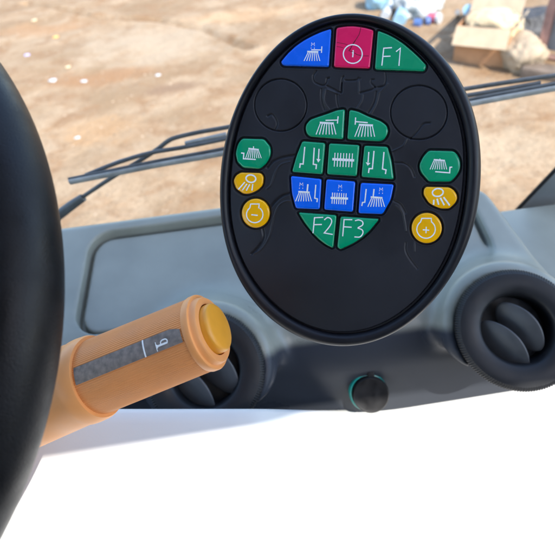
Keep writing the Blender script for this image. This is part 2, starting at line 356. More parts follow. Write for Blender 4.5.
a = SY[10]; a.st(z((322,97),(312,188),(296,190),(291,214)), 1.2); a.st(z((376,97),(370,150)), 1.3); a.st(z((353,152),(434,158)), 1.6); a.brush(371.8, 382, 198, 368, 384.6, 206.6, 7, .9); a.em(381.2, 189.2)
z2 = lambda *p: Z(285, 135, 4.625, p)
a = SY[11]; a.st(z2((178,380),(138,382),(131,453)), 1.15); a.st(z2((135,414),(172,413)), 1.15); a.st(cat_rom(z2((183,392),(198,381),(213,387),(217,402),(206,424),(183,452)), 5) + [np.array(z2((222,459))[0])], 1.15)
a = SY[12]; a.st(z((226,309),(169,308),(159,424)), 1.15); a.st(z((164,358),(221,361)), 1.15); a.st(z((244,316),(272,311),(296,323),(296,346),(264,365)), 1.15, smooth=True); a.st(z((262,366),(294,380),(298,404),(278,428),(240,428)), 1.15, smooth=True)
z = lambda *p: Z(210, 100, 6.94, p)
a = SY[13]; a.st(z((270,337),(342,345)), 1.5); a.st(z((306,322),(305,338)), 1.0); a.brush(249.3, 258.6, 149.6, 246.2, 261.8, 158.2, 8, .8); a.st(z((220,368),(239,370),(236,408),(322,413)), 1.2)
z2 = lambda *p: Z(225, 125, 4.625, p)
a = SY[14]; a.st(ell(251.4, 178.6, 4.9, 3.7, 24, tilt=.15), 1.45, True)
for p, q in (((94,264),(64,298)), ((104,272),(83,301)), ((117,274),(101,303)), ((131,273),(127,303))): a.st(z2(p, q), 1.2)
a = SY[15]; a.st(ell(255.2, 214.4, 8.2, 8.1, 30, math.radians(-52), math.radians(232)) , 1.15); a.st([(250.2,208.2),(251.2,203.9),(259.6,203.9),(259.2,208.2)], 1.1); a.st([(252,214.6),(258.2,215.2)], 1.2)
z = lambda *p: Z(420, 110, 6.94, p)
a = SY[16]; a.st(z((95,345),(172,351)), 1.5); a.st(z((138,338),(137,346)), 1.0); a.brush(433.9, 444.4, 160.6, 430, 446.6, 169.4, 8, .8); a.st(z((105,428),(205,436),(207,398),(223,396)), 1.2)
z2 = lambda *p: Z(405, 135, 4.625, p)
a = SY[17]; a.st(ell(437.7, 192.4, 5.4, 3.9, 24, tilt=-.15), 1.5, True)
for p, q in (((133,299),(132,322)), ((148,294),(155,322)), ((163,290),(181,324)), ((178,287),(206,325))): a.st(z2(p, q), 1.6)
a = SY[18]; a.st(ell(426, 229, 9.2, 9, 30, math.radians(-55), math.radians(235)), 1.15); a.st([(420.6,221.6),(421.8,218.2),(431.2,218.2),(431.4,221.6)], 1.1); a.st([(422.8,229.6),(429.2,230)], 1.15); a.st([(426.2,226.6),(425.9,233)], 1.15)
NM = {'red': 'red_button'}
for (kc, _o, lab), P, sy in zip(BT, BP, SY):
    b = MB(); prof = [(0, -.0022), (0, -.0002)] + [(1.9 * (1 - math.cos(f)), -.0001 + .00133 * math.sin(f)) for f in np.radians([15, 30, 42, 54, 66, 78])] + [(1.95, .00125)]
    rings = [PADv(inset(P, d), np.full(len(P), h)) for d, h in prof]
    Q = inset(P, 1.95); c = Q.mean(0)
    for k in (.75, .45, .15): rings.append(PADv(c + (Q - c) * k, np.full(len(P), .00125 + .00001 * (1 - k))))
    b.loft(rings, capb=True)
    o = b.build('push_button', M[kc], pad, sharp=70); o['label'] = lab
    sy.b.build('symbol', M['ink'], o, smooth=False, sharp=None)
    if kc == 'red':
        cr = Sym(); cr.h = .00131; z = lambda *p: Z(310, 5, 6.94, p)
        cr.st(z((356,150),(350,180),(342,208),(322,240),(300,270),(284,300),(268,322)), .55); cr.st(z((318,250),(296,280),(276,322),(300,330),(330,348),(370,356),(408,356)), .55)
        cr.st(z((188,262),(215,268),(240,272),(262,280)), .4); cr.st(z((186,290),(212,294),(232,300)), .4)
        cr.b.build('hairline_crack', M['crack'], o, smooth=False, sharp=None)
# mounting neck behind the pad, down to the dashboard
b = MB(); b.tube(cat_rom([pp - pn * .028, pp - pn * .07 + np.array([0, .01, -.01]), np.array([.05, .43, 1.9 - .47]), np.array([.05, .45, 1.9 - .52])], 6), .016, 20); b.build('mounting_neck', M['rim'], pad)

# ------------------------------------------------------------------ dashboard: one moulded body
c_ = np.array
def smax(a, b, k): h = np.clip(.5 - .5 * (b - a) / k, 0, 1); return b + (a - b) * h + k * h * (1 - h)
def smin(a, b, k): return -smax(-a, -b, k)
VENTS = [(D(206, 371, .555) - C0, nrm([.04, -.62, .78])), (D(516, 329, .555) - C0, nrm([-.16, -.60, .78]))]
nT = nrm([0, -.214, 1]); nF = nrm([0, -.99, .14]); pB = c_([0, .366, -.507])
def fdash(p):
    x, y, z = p[..., 0], p[..., 1], p[..., 2]
    top = (p - pB) @ nT; fr = (p - pB) @ nF
    d = smax(top, fr, .06) - .004
    tx, ty = x - .0, y - .50
    qx, qy = np.abs(tx) - .295 + .04, np.abs(ty) - .078 + .03
    t2 = np.hypot(np.maximum(qx, 0), np.maximum(qy, 0)) + np.minimum(np.maximum(qx, qy), 0) - .035
    tray = smax(t2, -(top + .006), .003)
    d = smax(d, -tray, .005)
    gut = smax(np.abs(t2 + .003) - .0032, -(top + .020), .001); d = smax(d, -gut, .003)
    for c, n in VENTS:
        q = p - c; s = q @ n; r = np.sqrt(np.maximum((q * q).sum(-1) - s * s, 1e-12))
        bo = smax(smax(r - (.0755 - .26 * s), s + .012, .016), c[2] - .055 - z, .03)
        d = smin(d, bo, .020)
    d = smax(d, y - (.612 - .10 * np.clip(x, 0, 1) ** 1.0), .025)
    d = smax(d, x + .0 - (.351 - .16 * (y - .385)), .018)
    d = smax(d, -(x + .62), .02); d = smax(d, -(z + .715), .02)
    for c, n in VENTS:
        q = p - c; s = q @ n; r = np.sqrt(np.maximum((q * q).sum(-1) - s * s, 1e-12))
        d = smax(d, -smax(r - .0655, -(s + .05), .002), .004)
    return d
def surface_nets(f, lo, hi, h):
    ax = [np.arange(lo[i], hi[i] + h, h) for i in range(3)]
    n = [len(a) for a in ax]
    val = np.stack([f(np.stack(np.meshgrid([xx], ax[1], ax[2], indexing='ij'), -1))[0] for xx in ax[0]])
    acc = np.zeros((n[0] - 1, n[1] - 1, n[2] - 1, 3)); cnt = np.zeros(acc.shape[:3])
    corner = [(i, j, k) for i in (0, 1) for j in (0, 1) for k in (0, 1)]
    sl = lambda c: val[c[0]:n[0] - 1 + c[0], c[1]:n[1] - 1 + c[1], c[2]:n[2] - 1 + c[2]]
    for a in corner:
        for b in corner:
            if sum(b) - sum(a) == 1 and all(b[i] >= a[i] for i in range(3)):
                A, B = sl(a), sl(b); mk = (A < 0) != (B < 0); t = np.where(mk, A / np.where(mk, A - B, 1), 0)
                for i in range(3): acc[..., i] += np.where(mk, a[i] + t * (b[i] - a[i]), 0)
                cnt += mk
    act = cnt > 0; idx = -np.ones(act.shape, int); idx[act] = np.arange(act.sum())
    cell = np.stack(np.nonzero(act), -1)
    P = (cell + acc[act] / cnt[act][:, None]) * h + c_([a[0] for a in ax])
    quads = []
    for d in range(3):
        u, v = (d + 1) % 3, (d + 2) % 3
        a = np.moveaxis(val, d, 0); s = (np.take(val, range(n[d] - 1), d) < 0) != (np.take(val, range(1, n[d]), d) < 0)
        pos = (np.take(val, range(n[d] - 1), d) < 0)
        e = np.stack(np.nonzero(s), -1)
        g = (e[:, u] > 0) & (e[:, v] > 0) & (e[:, u] < n[u] - 1) & (e[:, v] < n[v] - 1); e = e[g]
        fl = pos[e[:, 0], e[:, 1], e[:, 2]]
        def cidx(du, dv):
            w = e.copy(); w[:, u] -= du; w[:, v] -= dv; return idx[w[:, 0], w[:, 1], w[:, 2]]
        qd = np.stack([cidx(1, 1), cidx(0, 1), cidx(0, 0), cidx(1, 0)], -1)
        qd[~fl] = qd[~fl][:, ::-1]; quads.append(qd)
    Q = np.vstack(quads); Q = Q[(Q >= 0).all(1)]
    for _ in range(2):
        eps = 5e-4; f0 = f(P); gr = np.stack([(f(P + eps * np.eye(3)[i]) - f(P - eps * np.eye(3)[i])) / (2 * eps) for i in range(3)], -1)
        st = (f0 / np.maximum((gr * gr).sum(-1), .3))[:, None] * gr
        P = P - np.clip(st, -h * .6, h * .6)
    return P, Q
def shaded_fascia():  # dash plastic with the fascia's shade painted into the colour below the fold
    m = M['dash'].copy(); m.name = 'dash_painted_shade'; nt = m.node_tree; b = nt.nodes['Principled BSDF']; L = nt.links
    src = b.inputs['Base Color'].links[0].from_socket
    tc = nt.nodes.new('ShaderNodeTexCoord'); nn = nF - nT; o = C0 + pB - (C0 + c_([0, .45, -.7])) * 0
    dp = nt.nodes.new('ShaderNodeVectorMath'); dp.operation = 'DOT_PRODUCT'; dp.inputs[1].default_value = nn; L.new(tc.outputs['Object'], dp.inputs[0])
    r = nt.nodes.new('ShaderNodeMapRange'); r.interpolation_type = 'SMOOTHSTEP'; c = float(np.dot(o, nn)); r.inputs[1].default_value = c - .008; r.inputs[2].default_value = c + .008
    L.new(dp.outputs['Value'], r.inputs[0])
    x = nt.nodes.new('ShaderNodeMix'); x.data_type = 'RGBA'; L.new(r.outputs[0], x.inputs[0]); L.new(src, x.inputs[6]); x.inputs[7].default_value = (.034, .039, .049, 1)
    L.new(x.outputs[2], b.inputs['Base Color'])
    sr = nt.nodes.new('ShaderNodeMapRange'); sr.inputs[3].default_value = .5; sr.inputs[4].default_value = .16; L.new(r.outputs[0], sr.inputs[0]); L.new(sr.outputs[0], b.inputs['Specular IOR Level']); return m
M['dash_shaded'] = shaded_fascia()
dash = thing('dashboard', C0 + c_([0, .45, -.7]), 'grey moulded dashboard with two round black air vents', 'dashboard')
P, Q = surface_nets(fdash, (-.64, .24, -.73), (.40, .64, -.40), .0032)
mesh('dash_body', P + C0, Q, M['dash_shaded'], dash)

# windscreen ledge beyond and right of the moulding
b = MB(); b.box(C0 + c_([0, .52, -.585]), [1.0, 0, 0], [0, .115, 0], [0, 0, .02], .008); ledge = b.build('windscreen_ledge', M['dash'], dash)
# pale lower panel under the fascia: its far lip follows the bottom edge of the fascia
b = MB(); rows = []
edge = [(-40, 418.5), (110, 418.5), (250, 418), (330, 417.2), (385, 413.4), (440, 405.6), (500, 396.4), (560, 387.2), (640, 375)]
edge = [tuple(p) for p in cat_rom(edge, 6)]
pf = C0 + c_([0, .338, 0]); nf = c_([0, 1.0, 0])
def lipy(x): t = min(1, max(0, (x - 255) / 105)); return -.092 * (1 - t * t * (3 - 2 * t))
lip = [onplane(x, y, pf + c_([0, lipy(x), 0]), nf) for x, y in edge]
for dy, dz in ((.012, -.10), (.012, -.006), (.010, -.001), (.005, 0), (-.004, -.002), (-.012, -.006), (-.06, -.022), (-.14, -.045), (-.22, -.07), (-.30, -.10), (-.302, -.104), (-.30, -.13)):
    rows.append([p + c_([0, dy, dz * 1.0]) for p in lip])
b.loft(rows[::-1], close=False); b.build('lower_panel', M['panel'], dash, sharp=None)

# --- air vents
def frame_of(n, up=(0, 0, 1)):
    u = nrm(np.cross(up, n)); return u, np.cross(n, u)
for vi, (c, n) in enumerate(VENTS):
    c = C0 + c; u, v = frame_of(n)
    def pt(r, a, s): return c + u * r * math.cos(a) + v * r * math.sin(a) + n * s
    A = np.linspace(0, 2 * math.pi, 240, endpoint=False)
    b = MB()
    pr = [(.0635, -.045), (.0645, -.012), (.0655, -.004), (.0655, .004), (.0648, .008), (.0630, .0102), (.0600, .0112), (.051, .0108), (.0425, .0092), (.0395, .0065), (.0380, -.002), (.0375, -.03)]
    def rr(k, r, a): return r
    b.loft([[pt(r, a, s) for a in A] for r, s in pr])
    ao = b.build('air_vent', M['vent'], dash, sharp=50)
    ao['label'] = ['round black air vent behind the orange lever', 'round black air vent at the right end of the dashboard'][vi]
    b = MB(); N = 150
    aa = np.linspace(0, 2 * math.pi, N * 4, endpoint=False); kn = [.0012 if (i % 4) in (0, 1) else 0 for i in range(N * 4)]
    b.loft([[pt(r + k * g, a, s) for a, k in zip(aa, kn)] for r, s, g in ((.0655, -.002, 0), (.0668, -.001, 1), (.0672, .003, 1), (.066, .0072, 1), (.0625, .0108, .3), (.0600, .0112, 0))])
    b.build('knurled_ring', M['vent'], ao, smooth=False, sharp=None)
    b = MB(); b.loft([[pt(r, a, -.028) for a in A[::6]] for r in (.039, .02, .001)]); b.build('vent_throat', M['cap'], ao)
    # two leaf shaped vanes
    if vi == 1: spec = [((501.5, 304.5), (541, 349.5), 13.5, (-.55)), ((484, 323), (527, 368.5), 13.0, (-.55))]
    else: spec = [((196, 345), (236, 392), 14.5, -.55), ((172, 368), (212, 415), 14, -.55)]
    for (x0, y0), (x1, y1), w, tl in spec:
        pc = c + n * .001
        a_, e_ = onplane(x0, y0, pc, n), onplane(x1, y1, pc, n); mid = (a_ + e_) / 2; L = (e_ - a_) / 2; ll = np.linalg.norm(L); L = L / ll; ll *= 1.06
        S = nrm(np.cross(n, L)); tlt = math.radians(38); Sd = S * math.cos(tlt) + n * math.sin(tlt); Nn = np.cross(L, Sd)
        if np.dot(Nn, n) < 0: Nn = -Nn
        wid = 1.08 * w / FPX * .555 / math.cos(tlt)
        b = MB(); tt = np.linspace(0, 2 * math.pi, 64, endpoint=False)
        def lf(k, h):
            return [mid + L * ll * k * math.cos(t) + Sd * wid * k * math.sin(t) * (1 - .18 * math.cos(t) ** 2) + Nn * h - n * .006 * (1 - 0) for t in tt]
        b.loft([lf(.9, -.0016), lf(.99, -.0012), lf(1.0, -.0002), lf(.985, .0008), lf(.93, .0014), lf(.5, .003), lf(.05, .0035)], capa=True, capb=True)
        b.build('vane', M['vane'], ao, sharp=None)

# --- socket cap with teal ring on the fascia
fp = C0 + pB + nF * .004
sc_ = onplane(367.5, 390.5, fp + nF * .004, nF); nS = nrm(nF + c_([0, 0, .65])); u, v = frame_of(nS); sc_ = sc_ + nS * .006
rS = 18.5 / FPX * np.dot(sc_ - C0, F)
def sp(r, a, s, dx=0, dy=0): return sc_ + u * (r * math.cos(a) + dx) + v * (r * math.sin(a) + dy) + nS * s
A = np.linspace(0, 2 * math.pi, 72, endpoint=False)
b = MB(); b.loft([[sp(rS * k, a, s) for a in A] for k, s in ((1.05, -.03), (1.03, -.012), (1.04, .0), (1.0, .0025), (.93, .003), (.9, -.002))]); ring_o = b.build('socket_ring', M['teal'], dash, sharp=45)
b = MB(); ox, oy = .0022, -.0015
b.loft([[sp(rS * k, a, s, ox, oy) for a in A] for k, s in ((.90, -.002), (.96, .001), (.985, .004), (.97, .0065), (.9, .0078), (.80, .0072), (.5, .0072), (.02, .0072))], capb=True)
tb = sp(rS * 1.06, math.radians(82), .0045, ox, oy); b.box(tb, u * .0042, v * .0042, nS * .0022, .001)
b.build('socket_cap', M['cap'], dash, sharp=45)

# ------------------------------------------------------------------ steering wheel
wc = C0 + c_([-.33519, .22097, -.19783]); wn = nrm([-.246, -math.sin(.733), math.cos(.733)])
wu = nrm(np.cross(wn, [0, 1, 0])); wv = np.cross(wn, wu); Rw, rw = .2322 - .0192 - .0062, .0192
wheel = thing('steering_wheel', wc - wn * .06, 'black grained steering wheel rim at the left edge', 'steering wheel')
b = MB(); ts = np.linspace(0, 2 * math.pi, 200, endpoint=False); rings = []
for t in ts:
    o = math.cos(t) * wu + math.sin(t) * wv
    rings.append([wc + o * (Rw + rw * math.cos(a)) + wn * rw * 1.12 * math.sin(a) for a in np.linspace(0, 2 * math.pi, 40, endpoint=False)])
b.loft(rings + [rings[0]]); b.build('rim', M['wheel'], wheel, sharp=None)
b = MB(); b.loft([[wc + (wu * math.cos(a) + wv * math.sin(a)) * r + wn * h for a in A] for r, h in ((.05, -.06), (.06, -.05), (.062, -.03), (.05, -.015), (.02, -.01), (.001, -.01))]); b.build('hub', M['wheel'], wheel)
for a in (2.2, 4.3, 5.9 - 2.6):
    o = wu * math.cos(a) + wv * math.sin(a); b = MB(); b.tube(cat_rom([wc + o * .05 - wn * .03, wc + o * .12 - wn * .02, wc + o * Rw], 6), .014, 16, flat=.6, flatdir=wn); b.build('spoke', M['wheel'], wheel)

# ------------------------------------------------------------------ orange lever
e0, e1 = D(98.6, 375.5, .372), D(207, 331.5, .35)
ax = nrm(e1 - e0); Ln = np.linalg.norm(e1 - e0)
lu = nrm(np.cross(ax, F)); lv = np.cross(ax, lu)          # lv points roughly away from / towards the viewer
if np.dot(lv, F) > 0: lv = -lv
if np.dot(lu, UP) < 0: lu = -lu
r0, r1 = 37.5 / FPX * .372, 37.5 / FPX * .35
stalk = thing('signal_lever', e0 - ax * .06, 'orange ribbed indicator lever with a dark horn strip and end button', 'lever')
def sp2(s, r, a): return e0 + ax * s + r * (lu * math.sin(a) + lv * math.cos(a))
NR = 112; A4 = np.linspace(0, 2 * math.pi, NR * 4, endpoint=False); rib = [(.00035, .00035, 0, 0)[i % 4] for i in range(NR * 4)]
rad = lambda s: r0 + (r1 - r0) * s / Ln
b = MB(); b.loft([[sp2(s, rad(s) - .0004 + k, a) for a, k in zip(A4, rib)] for s in np.linspace(-.004, Ln * .965, 12)], capa=True, capb=True); b.build('lever_body', M['orange'], stalk, sharp=25)
A = np.linspace(0, 2 * math.pi, 96, endpoint=False)
b = MB(); s0 = Ln * .965; b.loft([[sp2(s0 + s, r1 * k, a) for a in A] for s, k in ((-.001, .9), (-.001, 1.015), (.0003, 1.03), (.0036, 1.03), (.0044, 1.015), (.0044, .93), (.0052, .915), (.0078, .90), (.0088, .87), (.0088, .70), (.003, .695))]); b.build('end_collar', M['orange'], stalk, sharp=35)
b = MB(); b.loft([[sp2(s0 + s, r1 * k, a) for a in A] for s, k in ((.002, .665), (.0115, .665), (.0132, .65), (.0142, .61), (.0148, .5), (.0151, .2), (.0151, .02))], capb=True); b.build('horn_button', M['amber'], stalk, sharp=40)
b = MB(); b.loft([[sp2(s, r0 * k, a) for a in A] for s, k in ((.001, .9), (.001, 1.08), (-.0015, 1.12), (-.008, 1.135), (-.012, 1.13), (-.0135, 1.10), (-.04, 1.14), (-.10, 1.24), (-.2, 1.3))], capb=True); b.build('lever_collar', M['orange'], stalk, sharp=40)
# dark strip wrapped on the lever
lp = e0
def oncyl(x, y, off=.0):
    """the point where the pixel's ray meets the lever's surface, as (s, angle)"""
    r = nrm(ray(x, y)); best = None
    for t in np.linspace(.25, .42, 1700):
        q = C0 + r * t - e0; s = q @ ax; w = q - ax * s
        if np.linalg.norm(w) < rad(s): return s, math.atan2(w @ lu, w @ lv)
    return None
cor = [oncyl(*p) for p in ((72.3, 366.5), (78.8, 384.5), (192.3, 338.2), (187.5, 325.2))]
sA, sB = (cor[0][0] + cor[1][0]) / 2, (cor[2][0] + cor[3][0]) / 2
aT, aB = (cor[0][1] + cor[3][1]) / 2, (cor[1][1] + cor[2][1]) / 2
sA = max(sA, .002); sB = min(sB, Ln * .945)
b = MB(); rings = []
for s in np.linspace(sA, sB, 24):
    cut = max(0, (s - (sB - .007)) / .007) * .22 * (aB - aT)
    an = np.linspace(aT + cut, aB, 14)
    rings.append([sp2(s, rad(s) - .001, an[0])] + [sp2(s, rad(s) + .0007, a) for a in an] + [sp2(s, rad(s) - .001, an[-1])])
b.loft(rings, close=False); so = b.build('label_strip', M['strip'], stalk, sharp=45)
def onlever(s, a): return sp2(s, rad(s) + .00095, a)
b = MB(); sm = oncyl(144.3, 348)[0]; an = np.linspace(aT, aB, 10)
b.loft([[onlever(sm - .0006, a) for a in an], [onlever(sm + .0006, a) for a in an]], close=False); b.build('divider_mark', M['ink'], so)
hs, ha = oncyl(162.6, 344.5); r_h = rad(hs); b = MB()
def hp(dx, dy): return onlever(hs + dx, ha + dy / r_h)
def hstroke(pts, w):
    P = np.array(pts, float)
    for p, q in zip(P[:-1], P[1:]):
        d = (q - p) / np.linalg.norm(q - p); nn = c_([-d[1], d[0]]) * w / 2
        b.add([hp(*(p - nn)), hp(*(q - nn)), hp(*(q + nn)), hp(*(p + nn))], [(0, 1, 2, 3)])
m_ = .00125
for k in range(12):
    y0, y1 = (-2.5 + 5 * k / 12) * m_, (-2.5 + 5 * (k + 1) / 12) * m_
    w0, w1 = (-3.9 * m_ + max(.5 * m_, 2.0 * m_ * math.exp(-(y / (1.0 * m_)) ** 2)) for y in (y0, y1))
    b.add([hp(-3.9 * m_, y0), hp(w0, y0), hp(w1, y1), hp(-3.9 * m_, y1)], [(0, 1, 2, 3)])
hstroke([(-2.6 * m_, .05 * m_), (3.2 * m_, .05 * m_)], .0013); hstroke([(3.2 * m_, -.3 * m_), (3.8 * m_, .7 * m_), (3.5 * m_, 1.7 * m_), (2.6 * m_, 2.2 * m_), (.6 * m_, 2.2 * m_), (-.3 * m_, 1.7 * m_), (-.6 * m_, .9 * m_), (-.5 * m_, .3 * m_)], .0009)
b.build('horn_symbol', M['ink'], so, smooth=False, sharp=None)

# ------------------------------------------------------------------ windscreen, wiper, pillar
wp, wq = C0 + c_([0, .655, -.56]), C0 + c_([0, .56, .10])
wN = nrm(np.cross([1, 0, 0], wq - wp)); wN = wN if wN[1] > 0 else -wN
b = MB(); b.add([wp + c_([-.85, 0, 0]), wp + c_([.85, 0, 0]), wq + c_([.85, 0, 0]), wq + c_([-.85, 0, 0])], [(0, 1, 2, 3)])
props(b.build('windscreen', M['pane'], smooth=False, sharp=None), kind='structure')
def W(x, y, off=.03): return onplane(x, y, wp + wN * off, wN)
wip = thing('windscreen_wiper', W(62, 213, .02), 'long grey windscreen wiper with double arm lying across the glass', 'wiper')
sz = lambda px: px / FPX * .80 / 2
b = MB(); b.tube([W(40, 230, .03), W(62, 212.5, .032), W(72, 205, .034), W(83, 197.5, .036)], [sz(11), sz(11), sz(10.5), sz(9)], 14, flat=.7, flatdir=wN); b.build('arm_base', M['wiper'], wip)
b = MB(); b.tube(cat_rom([W(80, 199, .038), W(84, 196, .038), W(112, 177.5, .04), W(140, 160.5, .042), W(157, 149.5, .043), W(168, 141, .044), W(178, 137, .044), W(200, 132, .044), W(225, 127.6, .044), W(300, 114, .044), (W(400, 98, .044)), W(468, 88.5, .04), W(506, 83, .036), W(570, 73, .03)], 5), [sz(5)] * 66, 12, flat=.7, flatdir=wN) if False else None
path = cat_rom([W(80, 199, .038), W(84, 196, .038), W(112, 177.5, .04), W(140, 160.5, .042), W(157, 149.5, .043), W(168, 141, .044), W(178, 137, .044), W(200, 132, .044), W(225, 127.6, .044), W(300, 114, .044), W(400, 99, .044), W(468, 88.5, .04), W(506, 82.5, .036), W(580, 72, .03)], 5)
b.tube(path, sz(4.6), 12, flat=.7, flatdir=wN); b.build('wiper_arm', M['wiper'], wip)
path = cat_rom([W(86, 175, .026), W(118, 162.5, .03), W(150, 153, .032), W(185, 147, .033), W(222, 139.5, .034), (W(330, 117, .034)), W(470, 95, .032), W(540, 83, .03)], 5)
b = MB(); b.tube(path, sz(4.4), 12, flat=.8, flatdir=wN); b.build('blade_frame', M['wiper'], wip)
path = cat_rom([W(112, 163.5, .036), W(120, 160.6, .036), W(124, 159.6, .036)], 4); b = MB(); b.tube(path, sz(2.6), 10); b.build('clip', M['wiperdust'], wip); b = MB()
b.box((W(206, 139.5, .040) ), nrm(W(230, 132, .04) - W(190, 141, .04)) * .034, np.cross(wN, nrm(W(230, 132, .04) - W(190, 141, .04))) * sz(5), wN * .003, .0015); b.build('clip', M['wiperdust'], wip)
def flatbar(pts, wpx, off, th, name, m):
    b = MB(); b.tube(cat_rom([W(x, y, off) for x, y in pts], 4), sz(wpx), 12, flat=th, flatdir=wN); return b.build(name, m, wip)
flatbar([(69, 179.6), (110, 171.2), (160, 161), (222, 149.5), (340, 126), (470, 100), (560, 83), (600, 76)], 5.0, .018, .55, 'blade_rail', M['wiper'])
flatbar([(69.5, 182.2), (110, 174.4), (160, 164.6), (222, 153.6), (340, 130), (470, 104), (560, 87.5), (600, 80)], 6.0, .009, .5, 'rubber_blade', M['wiperdust'])

pil = thing('windscreen_pillar', W(545, 205, .0), 'dark grey slanted windscreen pillar foot at the right end of the ledge', 'pillar')
b = MB()
def PL(x, y, off): return W(x, y, off)
q1, q2 = [(512, 214), (556, 168), (660, 60), (700, 20)], [(566, 214), (600, 180), (700, 90), (760, 40)]
b.loft([[PL(*p, .004), PL(*s, .004), PL(*s, .045), PL(*p, .045)] for p, s in zip(q1, q2)], capa=True, capb=True); b.build('pillar_post', M['pillar'], pil, sharp=30)
b = MB(); b.tube([PL(514, 213, .0), PL(556.5, 168.5, .0), PL(660, 60.5, .0)], .0035, 10); b.build('rubber_seal', M['cap'], pil)

# ------------------------------------------------------------------ cab shell around the driver
def shell(name, c, ax_, ay, az, m='cabin'):
    b = MB(); b.box(C0 + c_(c), ax_, ay, az, .01); return props(b.build(name, M[m]), kind='structure')
b = MB()                                            # roof; unseen hatch added to let the sun onto the lower panel
for x0, x1, y0, y1 in ((-1.02, 1.02, -.275, .19), (-1.02, 1.02, -1.06, -.74), (-1.02, .08, -.74, -.275), (.98, 1.02, -.74, -.275)):
    b.box(C0 + c_([(x0 + x1) / 2, (y0 + y1) / 2, .39]), [(x1 - x0) / 2, 0, 0], [0, (y1 - y0) / 2, 0], [0, 0, .04])
props(b.build('roof', M['cabin'], sharp=30), kind='structure')
shell('wall_rear', (0, -1.02, -.5), [1.02, 0, 0], [0, .03, 0], [0, 0, .85], 'upholstery')
shell('floor', (0, -.2, -1.32), [1.0, 0, 0], [0, .85, 0], [0, 0, .02])
for s in (-1, 1): shell('wall_side', (s * 1.0, -.2, -.86), [.02, 0, 0], [0, .8, 0], [0, 0, .44])
shell('wall_front', (0, .63, -.96), [.86, 0, 0], [0, .015, 0], [0, 0, .34])

# ------------------------------------------------------------------ ground
def ground_mat():
    m = bpy.data.materials.new('sandy_ground'); m.use_nodes = True; nt = m.node_tree; N = nt.nodes; b = N['Principled BSDF']
    b.inputs['Roughness'].default_value = .95; b.inputs['Specular IOR Level'].default_value = .15
    tc = N.new('ShaderNodeTexCoord'); L = nt.links
    def nz(scale, det, rough=.6, dist=0):
        n = N.new('ShaderNodeTexNoise'); n.inputs['Scale'].default_value = scale; n.inputs['Detail'].default_value = det; n.inputs['Roughness'].default_value = rough; n.inputs['Distortion'].default_value = dist
        L.new(tc.outputs['Object'], n.inputs['Vector']); return n.outputs['Fac']
    def mix(f, a, bc):
        x = N.new('ShaderNodeMix'); x.data_type = 'RGBA'
        if isinstance(f, float): x.inputs[0].default_value = f
        else: L.new(f, x.inputs[0])
        for s, v in ((6, a), (7, bc)):
            if isinstance(v, tuple): x.inputs[s].default_value = (*v, 1)
            else: L.new(v, x.inputs[s])
        return x.outputs[2]
    def mr(f, a, c, lo=0., hi=1.):
        r = N.new('ShaderNodeMapRange'); r.interpolation_type = 'SMOOTHSTEP'; L.new(f, r.inputs[0])
        for i, v in enumerate((a, c, lo, hi)): r.inputs[1 + i].default_value = v
        return r.outputs[0]
    def mth(op, a, c):
        x = N.new('ShaderNodeMath'); x.operation = op
        for i, v in enumerate((a, c)):
            if isinstance(v, float): x.inputs[i].default_value = v
            else: L.new(v, x.inputs[i])
        return x.outputs[0]
    col = mix(mr(nz(.9, 6, .65, .4), .36, .64), (.225, .148, .083), (.325, .236, .150))
    col = mix(mr(nz(3.1, 6, .7, .6), .42, .70), col, (.22, .128, .066))
    def patch(px, py, rx, ry, rgb, amt, soft=.55):
        nonlocal col
        c = G(px, py); mp = N.new('ShaderNodeMapping'); mp.vector_type = 'POINT'
        mp.inputs['Scale'].default_value = (1 / rx, 1 / ry, 1); mp.inputs['Location'].default_value = (-c[0] / rx, -c[1] / ry, 0)
        L.new(tc.outputs['Object'], mp.inputs['Vector'])
        ln = N.new('ShaderNodeVectorMath'); ln.operation = 'LENGTH'; L.new(mp.outputs[0], ln.inputs[0])
        d = mth('ADD', ln.outputs['Value'], mth('MULTIPLY', mth('SUBTRACT', nz(2.3, 6, .7), .5), 2.4))
        col = mix(mth('MULTIPLY', mr(d, 1.1, soft * .6), amt), col, rgb)
    patch(160, 42, 1.25, 1.0, (.35, .275, .19), .7)       # paler trodden sand
    patch(100, 78, .8, .28, (.25, .135, .065), .8)
    patch(172, 88, .42, .16, (.20, .125, .075), .9)
    patch(40, 30, .9, .35, (.30, .175, .09), .7)
    patch(95, 130, .5, .3, (.33, .20, .10), .7)
    patch(240, 15, 1.2, .35, (.45, .30, .17), .5)
    patch(480, 150, .6, .35, (.38, .29, .19), .6)
    col = mix(mr(nz(38, 5, .75), .50, .68, 0., .7), col, (.15, .095, .055))
    col = mix(mr(nz(95, 3, .7), .58, .70, 0., .5), col, (.50, .40, .29))
    L.new(col, b.inputs['Base Color'])
    bp = N.new('ShaderNodeBump'); bp.inputs['Distance'].default_value = .05; bp.inputs['Strength'].default_value = .8
    L.new(mth('ADD', nz(5, 8, .65), mth('MULTIPLY', nz(45, 4, .7), .15)), bp.inputs['Height']); L.new(bp.outputs[0], b.inputs['Normal'])
    return m
def hgt(x, y):
    return .05 * mnoise.noise(Vector((x * .55, y * .55, .3))) + .018 * mnoise.noise(Vector((x * 2.1, y * 2.1, 4)))
rut = [G(25, 4)[:2], G(90, 16)[:2], G(160, 21)[:2], G(205, 30)[:2], G(250, 48)[:2]]
rut = [np.array(p) for p in rut]
def rutd(x, y):
    p = c_([x, y]); best = 9.
    for a, bq in zip(rut[:-1], rut[1:]):
        t = np.clip(np.dot(p - a, bq - a) / np.dot(bq - a, bq - a), 0, 1); best = min(best, np.linalg.norm(p - a - t * (bq - a)))
    return best
xs = np.concatenate([[-220, -80, -30, -14], np.linspace(-7, 7, 400), [14, 30, 80, 220]]); ys = np.concatenate([[-220, -80, -20, -5], np.linspace(0, 11, 330), [14, 20, 35, 80, 220]])
V = []
